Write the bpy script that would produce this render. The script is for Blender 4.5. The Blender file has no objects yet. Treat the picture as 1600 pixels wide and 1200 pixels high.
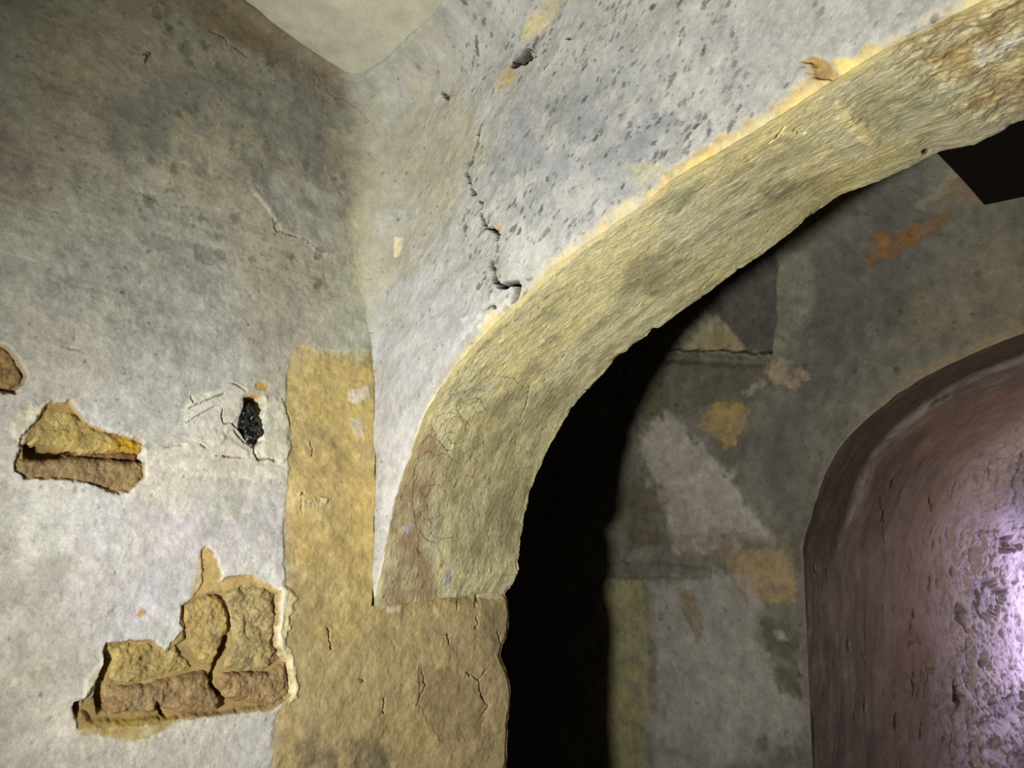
import bpy, math
import numpy as np
from mathutils import Matrix, Vector

# ------------------------------------------------------------------ camera, world, lamps, exposure
sc = bpy.context.scene
FOC, PITCH, HEAD = 1330.0, 0.13, 0.76
CAM = np.array([2.1, -1.6, 0.0])
AX_F = np.array([-math.sin(HEAD) * math.cos(PITCH), math.cos(HEAD) * math.cos(PITCH), math.sin(PITCH)])
AX_R = np.array([math.cos(HEAD), math.sin(HEAD), 0.0])
AX_U = np.cross(AX_R, AX_F)
cam = bpy.data.objects.new('camera', bpy.data.cameras.new('camera'))
sc.collection.objects.link(cam)
cam.data.sensor_width = 36.0
cam.data.lens = FOC / 1600.0 * 36.0
cam.data.clip_start = 0.02
M = Matrix.Identity(4)
for i in range(3):
    M[i][0], M[i][1], M[i][2], M[i][3] = AX_R[i], AX_U[i], -AX_F[i], CAM[i]
cam.matrix_world = M
sc.camera = cam

world = bpy.data.worlds.new('world')
sc.world = world
world.use_nodes = True
world.node_tree.nodes['Background'].inputs[0].default_value = (0.9, 0.95, 1.0, 1)
world.node_tree.nodes['Background'].inputs[1].default_value = 0.004


def lamp(name, loc, power, color, radius, kind='POINT', aim=None, spot=None):
    d = bpy.data.lights.new(name, kind)
    d.energy = power
    d.color = color
    if kind == 'AREA':
        d.shape = 'DISK'
        d.size = radius * 2
    else:
        d.shadow_soft_size = radius
    if spot:
        d.spot_size, d.spot_blend = spot
    o = bpy.data.objects.new(name, d)
    o.location = loc
    if aim is not None:
        o.rotation_euler = (Vector(aim) - Vector(loc)).to_track_quat('-Z', 'Y').to_euler()
    sc.collection.objects.link(o)
    return o


lamp('work_lamp', (1.40, -2.2, -0.52), 370, (1.0, 0.975, 0.89), 0.075, 'SPOT', (1.02, 0.0, 0.10), (math.radians(103), 1.0))
lamp('passage_lamp', (1.35, 7.0, -1.0), 255, (0.74, 0.63, 1.0), 0.16, 'SPOT', (0.23, 6.1, -0.95), (math.radians(80), 1.0))
lamp('passage_glow', (1.6, 4.6, -0.3), 14, (1.0, 0.78, 0.68), 0.15)

sc.view_settings.view_transform = 'Standard'
sc.view_settings.look = 'None'
sc.view_settings.exposure = 0.0
sc.view_settings.gamma = 1.0
sc.view_settings.use_curve_mapping = False

# ------------------------------------------------------------------ numbers of the place (metres, camera eye level = 0)
T = 0.60                       # thickness of the arched cross wall
SPR = -0.33                    # springing of the near arch
AC, AA, AB = 2.30, 2.30, 1.25  # near arch: centre x, half span, rise
FLOOR = -2.3
CEIL = 1.40
ceil_z = lambda x, y: np.minimum(1.22 + 0.27 * np.hypot(x, y), 1.75)  # vault rising out of the corner
Y2 = 2.40                      # wall with the far arch
SPR2, A2C, A2A, A2B = -0.30, 1.83, 1.60, 1.05
rng = np.random.default_rng(7)


# ------------------------------------------------------------------ numeric helpers
def lin(c):
    c = np.asarray(c, float) / 255.0
    return np.where(c <= 0.04045, c / 12.92, ((c + 0.055) / 1.055) ** 2.4)


def ray(px, py):
    return AX_F + AX_R * (px - 800) / FOC + AX_U * (600 - py) / FOC


def on_x(px, py, X=0.0):
    d = ray(px, py)
    return CAM + d * ((X - CAM[0]) / d[0])


def on_y(px, py, Y=0.0):
    d = ray(px, py)
    return CAM + d * ((Y - CAM[1]) / d[1])


def project(P):
    d = P - CAM
    z = np.maximum(d @ AX_F, 1e-3)
    return 800 + FOC * (d @ AX_R) / z, 600 - FOC * (d @ AX_U) / z


def hash01(i, j, seed):
    h = (i.astype(np.int64) * 374761393 + j.astype(np.int64) * 668265263 + seed * 974711) & 0xffffffff
    h = ((h ^ (h >> 13)) * 1274126177) & 0xffffffff
    h = ((h ^ (h >> 16)) * 2246822519) & 0xffffffff
    return ((h ^ (h >> 15)) & 0xffffff) / float(0xffffff)


def vnoise(x, y, seed):
    i, j = np.floor(x), np.floor(y)
    fx, fy = x - i, y - j
    fx = fx * fx * fx * (fx * (fx * 6 - 15) + 10)
    fy = fy * fy * fy * (fy * (fy * 6 - 15) + 10)
    a, b = hash01(i, j, seed), hash01(i + 1, j, seed)
    c, d = hash01(i, j + 1, seed), hash01(i + 1, j + 1, seed)
    return (a + (b - a) * fx) * (1 - fy) + (c + (d - c) * fx) * fy


def fbm(U, V, s, seed=0, octs=5, gain=0.5, ang=0.0, stretch=1.0):
    """-1..1 noise; features of size s, stretched along the direction ang"""
    ca, sa = math.cos(ang), math.sin(ang)
    x, y = (U * ca + V * sa) / (s * stretch), (-U * sa + V * ca) / s
    t, amp, tot = 0.0, 1.0, 0.0
    for k in range(octs):
        t = t + amp * (vnoise(x, y, seed + 17 * k) * 2 - 1)
        tot += amp
        amp *= gain
        x, y = x * 2.03 + 11.3, y * 2.03 + 5.7
    return t / tot * 1.6


def sstep(a, b, x):
    t = np.clip((x - a) / (b - a), 0, 1)
    return t * t * (3 - 2 * t)


def seg_dist(U, V, pts):
    best = np.full(U.shape, 1e9)
    along = np.zeros(U.shape)
    for k in range(len(pts) - 1):
        a, b = pts[k], pts[k + 1]
        d = b - a
        t = np.clip(((U - a[0]) * d[0] + (V - a[1]) * d[1]) / max(d @ d, 1e-12), 0, 1)
        r = np.hypot(U - a[0] - d[0] * t, V - a[1] - d[1] * t)
        m = r < best
        best = np.where(m, r, best)
        along = np.where(m, (k + t) / (len(pts) - 1), along)
    return best, along


def poly_sdf(U, V, pts):
    d, _ = seg_dist(U, V, np.vstack([pts, pts[:1]]))
    inside = np.zeros(U.shape, bool)
    n = len(pts)
    for k in range(n):
        a, b = pts[k], pts[(k + 1) % n]
        if a[1] == b[1]:
            continue
        c = (a[1] > V) != (b[1] > V)
        inside ^= c & (U < (b[0] - a[0]) * (V - a[1]) / (b[1] - a[1]) + a[0])
    return np.where(inside, -d, d)


class Sheet:
    """relief and colour of one wall surface, held over its own two wall coordinates u, v in metres"""

    def __init__(s, us, vs, hit, color):
        s.us, s.vs, s.hit = us, vs, hit
        s.U, s.V = np.meshgrid(us, vs, indexing='ij')
        s.H = np.zeros(s.U.shape)
        s.C = np.ones(s.U.shape + (3,)) * lin(color)

    def pts(s, px):
        return np.array([s.hit(*p) for p in px])

    def win(s, pts, pad):
        i0, i1 = np.searchsorted(s.us, [pts[:, 0].min() - pad, pts[:, 0].max() + pad])
        j0, j1 = np.searchsorted(s.vs, [pts[:, 1].min() - pad, pts[:, 1].max() + pad])
        return (slice(i0, i1), slice(j0, j1))

    def area(s, px, soft=0.004, warp=0.004, wscale=0.02, seed=0, pts=None):
        p = s.pts(px) if pts is None else pts
        w = s.win(p, soft + 2 * warp + 0.01)
        U, V = s.U[w], s.V[w]
        sd = poly_sdf(U, V, p) + warp * fbm(U, V, wscale, seed + 3, 4, 0.6)
        return w, sstep(soft, -soft, sd), sd

    def paint(s, px, color, amt=1.0, soft=0.004, warp=0.004, wscale=0.02, seed=0, mottle=0.0, relief=0.0, pts=None):
        w, m, sd = s.area(px, soft, warp, wscale, seed, pts)
        if mottle:
            m2 = m * np.clip(1 - mottle + mottle * (fbm(s.U[w], s.V[w], wscale * 1.5, seed + 9, 5, 0.65) * 1.4 + 0.5), 0, 1)
        else:
            m2 = m
        a = (m2 * amt)[..., None]
        vary = 1 + 0.22 * fbm(s.U[w], s.V[w], max(wscale * 1.2, 0.02), seed + 29, 5, 0.65)
        s.C[w] = s.C[w] * (1 - a) + lin(color) * vary[..., None] * a
        s.H[w] += relief * m
        return w, m, sd

    def tone(s, f):
        s.C *= f[..., None]

    def line(s, px, width=0.004, depth=0.012, color=None, amt=1.0, wob=0.004, seed=0, vary=0.6, pts=None, taper=True):
        p = s.pts(px) if pts is None else pts
        w = s.win(p, width * 3 + wob * 2 + 0.005)
        U, V = s.U[w], s.V[w]
        if not U.size:
            return
        U2 = U + wob * fbm(U, V, 0.012, seed + 1, 3)
        V2 = V + wob * fbm(U, V, 0.012, seed + 2, 3)
        d, al = seg_dist(U2, V2, p)
        ww = width * (1 - vary * (0.5 + 0.5 * fbm(al * 5, al * 0, 0.35, seed + 5, 2)))
        if taper:
            ww = ww * np.clip(np.minimum(al, 1 - al) * 8 + 0.35, 0, 1)
        m = sstep(ww, ww * 0.35, d)
        s.H[w] -= depth * m
        if color is not None:
            a = (m * amt)[..., None]
            s.C[w] = s.C[w] * (1 - a) + lin(color) * a

    def spots(s, n, box, size, color, amt, depth, ang=0.0, stretch=1.0, seed=0, dens=None):
        r = np.random.default_rng(seed)
        for _ in range(n):
            u, v = r.uniform(box[0], box[1]), r.uniform(box[2], box[3])
            if dens is not None and r.random() > dens(u, v):
                continue
            sz = size[0] * (size[1] / size[0]) ** (r.random() ** 1.8)
            a = ang + r.normal(0, 0.25)
            st = stretch * r.uniform(0.7, 1.3)
            w = s.win(np.array([[u, v]]), sz * st * 2)
            U, V = s.U[w] - u, s.V[w] - v
            if not U.size:
                continue
            x, y = (U * math.cos(a) + V * math.sin(a)) / (sz * st), (-U * math.sin(a) + V * math.cos(a)) / sz
            q = np.hypot(x, y) + 0.35 * fbm(U + u, V + v, sz * 0.7, seed + 5, 2)
            m = sstep(1.0, 0.45, q)
            s.H[w] -= depth * m * sz / size[1]
            k = (m * amt * r.uniform(0.4, 1.0))[..., None]
            s.C[w] = s.C[w] * (1 - k) + s.C[w] * lin(color) * k

    def sample(s, A, u, v):
        fi = np.interp(u, s.us, np.arange(len(s.us)))
        fj = np.interp(v, s.vs, np.arange(len(s.vs)))
        i, j = np.minimum(fi.astype(int), len(s.us) - 2), np.minimum(fj.astype(int), len(s.vs) - 2)
        a, b = fi - i, fj - j
        if A.ndim == 3:
            a, b = a[..., None], b[..., None]
        return (A[i, j] * (1 - a) + A[i + 1, j] * a) * (1 - b) + (A[i, j + 1] * (1 - a) + A[i + 1, j + 1] * a) * b


def span(*parts):
    """coordinates from (start, stop, step) runs"""
    out = []
    for a, b, st in parts:
        n = max(1, int(round(abs(b - a) / st)))
        out.append(np.linspace(a, b, n, endpoint=False))
    out.append([parts[-1][1]])
    return np.concatenate(out)


# ------------------------------------------------------------------ materials and mesh builders
def stone_material(name, grain=220, rough=0.9, bump=0.25, var=0.25, scale=(1, 1, 1), rot=(0, 0, 0), bscale=90, coat=0.15):
    m = bpy.data.materials.new(name)
    m.use_nodes = True
    nt = m.node_tree
    N, L = nt.nodes, nt.links
    b = N['Principled BSDF']
    b.inputs['Roughness'].default_value = rough
    b.inputs['Specular IOR Level'].default_value = coat
    col = N.new('ShaderNodeAttribute')
    col.attribute_name = 'col'
    tc = N.new('ShaderNodeTexCoord')
    mp = N.new('ShaderNodeMapping')
    mp.inputs['Scale'].default_value = scale
    mp.inputs['Rotation'].default_value = rot
    L.new(tc.outputs['Object'], mp.inputs['Vector'])
    n1 = N.new('ShaderNodeTexNoise')
    n1.inputs['Scale'].default_value = grain
    n1.inputs['Detail'].default_value = 4
    n1.inputs['Roughness'].default_value = 0.65
    n2 = N.new('ShaderNodeTexNoise')
    n2.inputs['Scale'].default_value = grain / 7
    n2.inputs['Detail'].default_value = 6
    n2.inputs['Roughness'].default_value = 0.7
    for n in (n1, n2):
        L.new(mp.outputs[0], n.inputs['Vector'])
    add = N.new('ShaderNodeMath')
    add.operation = 'ADD'
    L.new(n1.outputs['Fac'], add.inputs[0])
    L.new(n2.outputs['Fac'], add.inputs[1])
    mr = N.new('ShaderNodeMapRange')
    mr.inputs['From Min'].default_value = 0.65
    mr.inputs['From Max'].default_value = 1.35
    mr.inputs['To Min'].default_value = 1 - var
    mr.inputs['To Max'].default_value = 1 + var
    L.new(add.outputs[0], mr.inputs['Value'])
    mul = N.new('ShaderNodeMix')
    mul.data_type = 'RGBA'
    mul.blend_type = 'MULTIPLY'
    mul.inputs[0].default_value = 1
    L.new(col.outputs['Color'], mul.inputs[6])
    L.new(mr.outputs[0], mul.inputs[7])
    L.new(mul.outputs[2], b.inputs['Base Color'])
    n3 = N.new('ShaderNodeTexNoise')
    n3.inputs['Scale'].default_value = bscale
    n3.inputs['Detail'].default_value = 7
    n3.inputs['Roughness'].default_value = 0.68
    L.new(mp.outputs[0], n3.inputs['Vector'])
    bp = N.new('ShaderNodeBump')
    bp.inputs['Strength'].default_value = bump
    bp.inputs['Distance'].default_value = 0.012
    L.new(n3.outputs['Fac'], bp.inputs['Height'])
    L.new(bp.outputs['Normal'], b.inputs['Normal'])
    return m


def mesh_object(name, verts, faces, mat, col=None, smooth=True):
    me = bpy.data.meshes.new(name)
    verts = np.asarray(verts, np.float32).reshape(-1, 3)
    faces = np.asarray(faces, np.int32)
    k = faces.shape[1]
    me.vertices.add(len(verts))
    me.vertices.foreach_set('co', verts.ravel())
    me.loops.add(faces.size)
    me.loops.foreach_set('vertex_index', faces.ravel())
    me.polygons.add(len(faces))
    me.polygons.foreach_set('loop_start', np.arange(0, faces.size, k, dtype=np.int32))
    me.polygons.foreach_set('loop_total', np.full(len(faces), k, np.int32))
    me.update(calc_edges=True)
    if smooth:
        me.polygons.foreach_set('use_smooth', np.ones(len(faces), bool))
    if col is not None:
        a = me.attributes.new('col', 'FLOAT_COLOR', 'POINT')
        a.data.foreach_set('color', np.concatenate([np.clip(col.reshape(-1, 3), 0, 1), np.ones((len(verts), 1))], 1).astype(np.float32).ravel())
    me.materials.append(mat)
    me.validate()
    o = bpy.data.objects.new(name, me)
    sc.collection.objects.link(o)
    return o


def grid_faces(n, m, flip=False, keep=None):
    idx = np.arange(n * m).reshape(n, m)
    f = np.stack([idx[:-1, :-1], idx[1:, :-1], idx[1:, 1:], idx[:-1, 1:]], -1)
    if keep is not None:
        f = f[keep[:-1, :-1] & keep[1:, :-1] & keep[1:, 1:] & keep[:-1, 1:]]
    f = f.reshape(-1, 4)
    return f[:, ::-1] if flip else f


def grid_object(name, P, C, mat, flip=False):
    return mesh_object(name, P, grid_faces(P.shape[0], P.shape[1], flip), mat, C)


def structure(o):
    o['kind'] = 'structure'
    return o


def tag(o, label, cat, group=None):
    o['label'], o['category'] = label, cat
    if group:
        o['group'] = group
    return o


M_WALL = stone_material('limewashed_plaster', 260, 0.92, 0.22, 0.30)
M_SPAN = stone_material('grey_plaster', 240, 0.92, 0.3, 0.24, scale=(1.6, 1, 0.7), rot=(0, 0.75, 0))
M_SOFF = stone_material('yellow_soffit_plaster', 230, 0.92, 0.28, 0.32, scale=(0.85, 1.15, 0.85))
M_BACK = stone_material('damp_grey_plaster', 150, 0.92, 0.35, 0.34)
M_PASS = stone_material('rubble_plaster', 90, 0.85, 0.6, 0.28, bscale=45, coat=0.25)
M_CEIL = stone_material('ceiling_plaster', 150, 0.92, 0.25, 0.15)
M_STONE = stone_material('rough_limestone', 160, 0.95, 0.8, 0.35, bscale=110)
M_FLOOR = stone_material('floor_stone', 60, 0.9, 0.4, 0.3)


# ------------------------------------------------------------------ the two arch curves
def curve_scale(px, cx, sp, a, b, Y, xmax):
    """traced arris points -> radial factor over the arch angle (1 where nothing was traced)"""
    q = np.array([on_y(x, y, Y) for x, y in px])
    ex, ez = (cx - q[:, 0]) / a, (q[:, 2] - sp) / b
    ang, rad = np.arctan2(ez, ex), np.hypot(ex, ez)
    return np.concatenate([[0.0], ang, [ang[-1] + 0.25, math.pi]]), np.concatenate([[1.0], rad, [1.0, 1.0]])


NEAR_PX = [(595, 880), (605, 820), (620, 760), (639, 707), (661, 644), (710, 569), (755, 520), (806, 470), (860, 418),
           (940, 360), (1000, 318), (1100, 250), (1200, 192), (1300, 128), (1400, 65)]
FAR_PX = [(811, 890), (813, 850), (826, 786), (845, 730), (869, 677), (890, 644), (924, 606), (969, 554), (1032, 509),
          (1100, 460), (1191, 397), (1236, 364), (1281, 330), (1311, 307), (1375, 281), (1439, 255), (1469, 238), (1525, 225), (1600, 187)]
EDGE2_PX = [(1252, 860), (1262, 820), (1275, 780), (1310, 700), (1370, 640), (1440, 590), (1520, 552), (1600, 520)]
NA, NR = curve_scale(NEAR_PX, AC, SPR, AA, AB, 0.0, 1.8)
FA, FR = curve_scale(FAR_PX, AC, SPR, AA, AB, T, 1.8)
EA, ER = curve_scale(EDGE2_PX, A2C, SPR2, A2A, A2B, Y2, 1.3)
ER[0] = ER[1]


def near_curve(phi):
    k = np.interp(phi, NA, NR) + 0.0016 * fbm(phi, phi * 0, 0.02, 31, 3)
    return AC - AA * k * np.cos(phi), SPR + AB * k * np.sin(phi)


def far_curve(phi):
    k = np.interp(phi, FA, FR) + 0.0021 * fbm(phi, phi * 0, 0.045, 41, 6, 0.7)
    return AC - AA * k * np.cos(phi), SPR + AB * k * np.sin(phi)


def edge2_curve(phi):
    k = np.interp(phi, EA, ER) + 0.002 * fbm(phi, phi * 0, 0.05, 51, 3)
    return A2C - A2A * k * np.cos(phi), SPR2 + A2B * k * np.sin(phi)


# dense where the photo looks, coarse elsewhere
PHI = np.concatenate([np.linspace(0, 1.35, 1000, endpoint=False), np.linspace(1.35, math.pi, 90)])
_nx, _nz = near_curve(PHI)
ARC = np.concatenate([[0], np.cumsum(np.hypot(np.diff(_nx), np.diff(_nz)))])

def fil_r(z):
    """radius of the plaster cove in the corner, growing upwards"""
    return 0.001 + 0.26 * sstep(0.30, 1.25, z)


# ------------------------------------------------------------------ wall_left: the limewashed wall that runs on as the pier of the arch
L_hit = lambda x, y: tuple(on_x(x, y, 0.0)[1:])
wl = Sheet(span((-4.2, -1.35, 0.12), (-1.35, 0.62, 0.0026)), span((FLOOR, -0.95, 0.05), (-0.95, 1.56, 0.0028)), L_hit, (226, 223, 214))
U, V = wl.U, wl.V
big = fbm(U, V, 0.45, 1, 4)
mid = fbm(U, V, 0.11, 2, 5, 0.6)
fine = fbm(U, V, 0.025, 3, 5, 0.7)
brush = fbm(U, V, 0.03, 4, 5, 0.6, ang=-0.12, stretch=7)
wl.H += 0.010 * big + 0.0035 * mid + 0.0009 * fine + 0.0008 * brush
# lamp falloff painted in: upper wall darkened, whiter below
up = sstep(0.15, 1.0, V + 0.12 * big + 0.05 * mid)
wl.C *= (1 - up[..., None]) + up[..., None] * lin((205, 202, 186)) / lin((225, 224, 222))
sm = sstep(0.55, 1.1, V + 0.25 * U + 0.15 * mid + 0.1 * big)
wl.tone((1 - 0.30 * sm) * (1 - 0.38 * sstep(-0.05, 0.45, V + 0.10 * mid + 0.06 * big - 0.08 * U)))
mot = fbm(U, V, 0.045, 5, 5, 0.7)
grit = fbm(U, V, 0.009, 6, 3, 0.7)
wl.tone(1 + 0.14 * mid + 0.10 * fine + 0.12 * mot + 0.10 * grit + 0.10 * brush * sstep(0.0, 0.5, V))
warm = np.clip(0.5 + fbm(U, V, 0.3, 8, 4), 0, 1)[..., None]
wl.C *= 1 + (np.array([0.05, 0.0, -0.09]) * (warm - 0.45))
wl.spots(1600, (-1.3, 0, -0.9, 1.5), (0.0015, 0.006), (70, 66, 58), 0.55, 0.002, seed=11)
wl.spots(160, (-0.75, -0.1, 0.6, 1.3), (0.006, 0.03), (150, 150, 148), 0.6, 0.0, seed=12)
wl.spots(250, (-1.3, -0.2, -0.9, 0.2), (0.002, 0.012), (150, 140, 135), 0.45, 0.0005, seed=13)


# ------------------------------------------------------------------ cross wall front (spandrel)
def S_hit(x, y):
    p = on_y(x, y, 0.0)
    return p[0], p[2]


ws = Sheet(span((-0.02, 1.95, 0.002), (1.95, 4.7, 0.1)), span((-0.36, 1.56, 0.0019),), S_hit, (186, 186, 182))

# ------------------------------------------------------------------ soffit sheet: u = run along the arch, v = depth 0..T
SU = np.concatenate([ARC])
sofV = np.concatenate([np.linspace(0, 1, 230)])
NX, NZ = near_curve(PHI)
FX, FZ = far_curve(PHI)
_w = sofV[None, :]
SP = np.stack([NX[:, None] * (1 - _w) + FX[:, None] * _w, np.broadcast_to(T * _w, (len(PHI), len(sofV))), NZ[:, None] * (1 - _w) + FZ[:, None] * _w], -1)
_spx, _spy = project(SP)


def F_hit(x, y):
    k = np.argmin((_spx - x) ** 2 + (_spy - y) ** 2)
    i, j = np.unravel_index(k, _spx.shape)
    return SU[i], sofV[j] * T


wf = Sheet(SU, sofV * T, F_hit, (228, 220, 178))


# ------------------------------------------------------------------ features of wall_left
OCHRE = (206, 178, 104)
# bare yellow band of the pier, left of the corner and on under the arch
band = [(452, 560), (470, 540), (540, 548), (592, 545), (592, 944), (800, 921), (812, 1000), (812, 1260), (424, 1260), (428, 1130),
        (440, 1095), (452, 1040), (440, 990), (447, 925), (444, 840), (450, 740), (446, 650)]
w, m, sd = wl.paint(band, (200, 180, 128), 1.0, 0.006, 0.006, 0.03, 20)
wl.H[w] -= 0.003 * m
n1 = fbm(wl.U[w], wl.V[w], 0.10, 21, 5, 0.6)
n2 = fbm(wl.U[w], wl.V[w], 0.02, 22, 4, 0.7)
wl.C[w] *= (1 + m * (0.22 * n1 + 0.14 * n2))[..., None]
wl.H[w] += m * (0.0026 * n1 + 0.0006 * n2)
wl.paint([(455, 700), (560, 705), (588, 730), (588, 925), (520, 900), (455, 860)], (212, 184, 116), 0.45, 0.03, 0.02, 0.05, 23, 0.5)
wl.paint([(470, 555), (582, 570), (585, 690), (540, 690), (480, 650)], (215, 192, 118), 0.55, 0.02, 0.02, 0.05, 24, 0.6)
wl.paint([(540, 780), (592, 700), (592, 945), (560, 960)], (228, 202, 132), 0.6, 0.015, 0.01, 0.03, 25, 0.4)
# duller lower pier
wl.paint([(470, 955), (600, 955), (800, 930), (812, 1260), (424, 1260), (432, 1120), (460, 1040)], (190, 172, 132), 0.7, 0.03, 0.02, 0.06, 26, 0.45)
wl.paint([(640, 985), (780, 960), (795, 1060), (795, 1190), (700, 1190), (640, 1100)], (182, 162, 130), 0.55, 0.02, 0.02, 0.05, 27, 0.5)
wl.paint([(440, 1150), (520, 1140), (600, 1170), (640, 1260), (430, 1260)], (110, 104, 96), 0.7, 0.03, 0.025, 0.05, 28, 0.8)
wl.paint([(600, 1120), (660, 1100), (690, 1150), (640, 1190)], (186, 170, 120), 0.6, 0.02, 0.02, 0.03, 29, 0.6)
wl.paint([(600, 1000), (650, 990), (700, 1010), (690, 1060), (620, 1080), (590, 1040)], (204, 184, 132), 0.6, 0.015, 0.02, 0.04, 151, 0.5, 0.002)
wl.paint([(652, 1040), (690, 1040), (760, 1080), (750, 1150), (690, 1160), (655, 1110)], (156, 138, 104), 0.6, 0.006, 0.012, 0.04, 152, 0.3, -0.003)
wl.paint([(470, 960), (540, 950), (600, 965), (560, 1000), (490, 1010)], (212, 186, 118), 0.55, 0.015, 0.02, 0.04, 153, 0.5)
wl.paint([(748, 935), (790, 930), (792, 990), (770, 1010), (745, 985)], (150, 138, 104), 0.55, 0.008, 0.01, 0.03, 154, 0.3, 0.002)
# lime fringe up to the corner above the band
wl.paint([(480, 470), (560, 400), (592, 420), (592, 560), (540, 552), (485, 560)], (188, 190, 166), 0.65, 0.02, 0.02, 0.05, 30, 0.6)
wl.paint([(545, 330), (600, 330), (600, 470), (560, 480), (552, 400)], (196, 192, 160), 0.7, 0.02, 0.015, 0.04, 31, 0.5)
# brownish streak under the vault, darker upper left
wl.paint([(280, -40), (360, -5), (440, 50), (520, 120), (545, 170), (500, 165), (420, 95), (330, 60), (230, 0)], (112, 92, 66), 0.55, 0.02, 0.015, 0.05, 32, 0.35)
wl.paint([(-60, 90), (150, 60), (260, 180), (140, 300), (-60, 330)], (120, 106, 80), 0.35, 0.08, 0.03, 0.1, 33, 0.6)
wl.paint([(160, 150), (330, 110), (535, 160), (535, 330), (480, 330), (380, 300), (200, 280), (150, 220)], (112, 114, 112), 0.65, 0.05, 0.03, 0.06, 34, 0.75)
wl.paint([(395, 280), (470, 270), (530, 310), (540, 400), (490, 385), (440, 345)], (178, 178, 172), 0.6, 0.02, 0.02, 0.04, 35, 0.6)
# damp lilac whites low on the wall
wl.paint([(120, 800), (440, 770), (445, 900), (330, 880), (300, 960), (150, 1000), (60, 960)], (216, 212, 226), 0.6, 0.05, 0.03, 0.08, 36, 0.6)
wl.paint([(-40, 900), (120, 860), (160, 1000), (100, 1120), (-40, 1200)], (182, 178, 166), 0.6, 0.05, 0.03, 0.08, 37, 0.6)
wl.paint([(300, 760), (445, 740), (445, 900), (390, 880), (330, 830)], (178, 180, 176), 0.6, 0.03, 0.03, 0.05, 38, 0.7)
wl.paint([(-40, 1110), (110, 1160), (200, 1170), (300, 1140), (440, 1110), (430, 1260), (-40, 1260)], (214, 210, 204), 0.5, 0.03, 0.02, 0.06, 39, 0.6)
wl.paint([(400, 430), (480, 420), (480, 580), (400, 590)], (150, 150, 142), 0.4, 0.04, 0.03, 0.06, 40, 0.7)
# lifted edge of an older coat
step = [(390, 290), (415, 320), (428, 338), (440, 362), (462, 366), (482, 378), (494, 394), (510, 398)]
w, m, sd = wl.area(step + [(560, 380), (560, 280), (430, 260)], 0.003, 0.003, 0.02, 41)
dst, _ = seg_dist(wl.U[w], wl.V[w], wl.pts(step))
wl.H[w] += 0.008 * m * sstep(0.07, 0.0, dst)
for k, (ln, dp, wd) in enumerate((
        ([(428, 340), (433, 360), (447, 366), (470, 370), (488, 382), (496, 394)], 0.010, 0.0035),
        ([(325, 48), (345, 57), (355, 70), (372, 78), (388, 92)], 0.006, 0.003),
        ([(505, 140), (520, 155), (532, 158)], 0.006, 0.003), ([(526, 292), (534, 306)], 0.006, 0.003),
        ([(45, 110), (90, 135), (120, 148)], 0.003, 0.002), ([(215, 300), (240, 310), (258, 325)], 0.004, 0.0025),
        ([(248, 700), (290, 693)], 0.006, 0.002), ([(95, 541), (118, 545), (132, 551)], 0.004, 0.003))):
    wl.line(ln, wd, dp * 0.7, (112, 104, 86), 0.6, seed=50 + k)  # gap darkness painted along shallow cracks

# --- pale repair mortar around the narrow hole
for k, (pg, c, r) in enumerate((
        ([(240, 705), (300, 690), (330, 668), (372, 690), (405, 725), (450, 730), (452, 745), (405, 752), (380, 742), (330, 742), (262, 730), (240, 724)], (226, 220, 206), 0.004),
        ([(288, 640), (300, 620), (345, 606), (368, 596), (392, 606), (380, 622), (372, 655), (345, 690), (290, 688)], (222, 219, 206), 0.004),
        ([(412, 622), (440, 625), (452, 650), (455, 700), (440, 722), (415, 722), (405, 690), (410, 650)], (214, 214, 192), 0.006))):
    wl.paint(pg, c, 0.85, 0.008, 0.006, 0.02, 60 + k, 0.4, r)
for k, (ln, wd) in enumerate((([(292, 640), (310, 630), (330, 622), (352, 614)], 0.003), ([(300, 626), (299, 618), (303, 630)], 0.0025),
                              ([(347, 640), (348, 660), (365, 662), (378, 675)], 0.004), ([(366, 672), (382, 690), (398, 700)], 0.004),
                              ([(398, 690), (399, 708), (404, 718), (420, 717), (432, 722)], 0.006), ([(312, 694), (322, 700)], 0.003),
                              ([(336, 712), (350, 712), (362, 714), (380, 715)], 0.003), ([(448, 642), (453, 655), (455, 668)], 0.003),
                              ([(362, 598), (374, 603), (384, 611)], 0.003), ([(292, 660), (310, 648), (340, 632)], 0.0018))):
    wl.line(ln, wd * 0.9, 0.007, (104, 96, 78), 0.75, wob=0.002, seed=80 + k, vary=0.4)  # dark of the cracks comes from colour more than depth
wl.paint([(399, 600), (410, 596), (421, 603), (418, 610), (402, 608)], (190, 158, 88), 1, 0.004, 0.003, 0.01, 96, 0, -0.004)
wl.paint([(378, 622), (392, 612), (414, 620), (412, 628)], (204, 176, 120), 0.9, 0.004, 0.003, 0.01, 97)
hole_px = [(383, 622), (398, 619), (412, 622), (413, 640), (409, 655), (408, 676), (411, 688), (400, 697), (390, 690), (380, 680), (374, 665), (377, 650), (381, 640)]
w, m, sd = wl.area(hole_px, 0.003, 0.002, 0.01, 98)
wl.H[w] -= 0.085 * m
kk = (sstep(0.0, -0.01, sd) * 0.75)[..., None]
wl.C[w] = wl.C[w] * (1 - kk) + lin((92, 84, 66)) * kk

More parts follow.
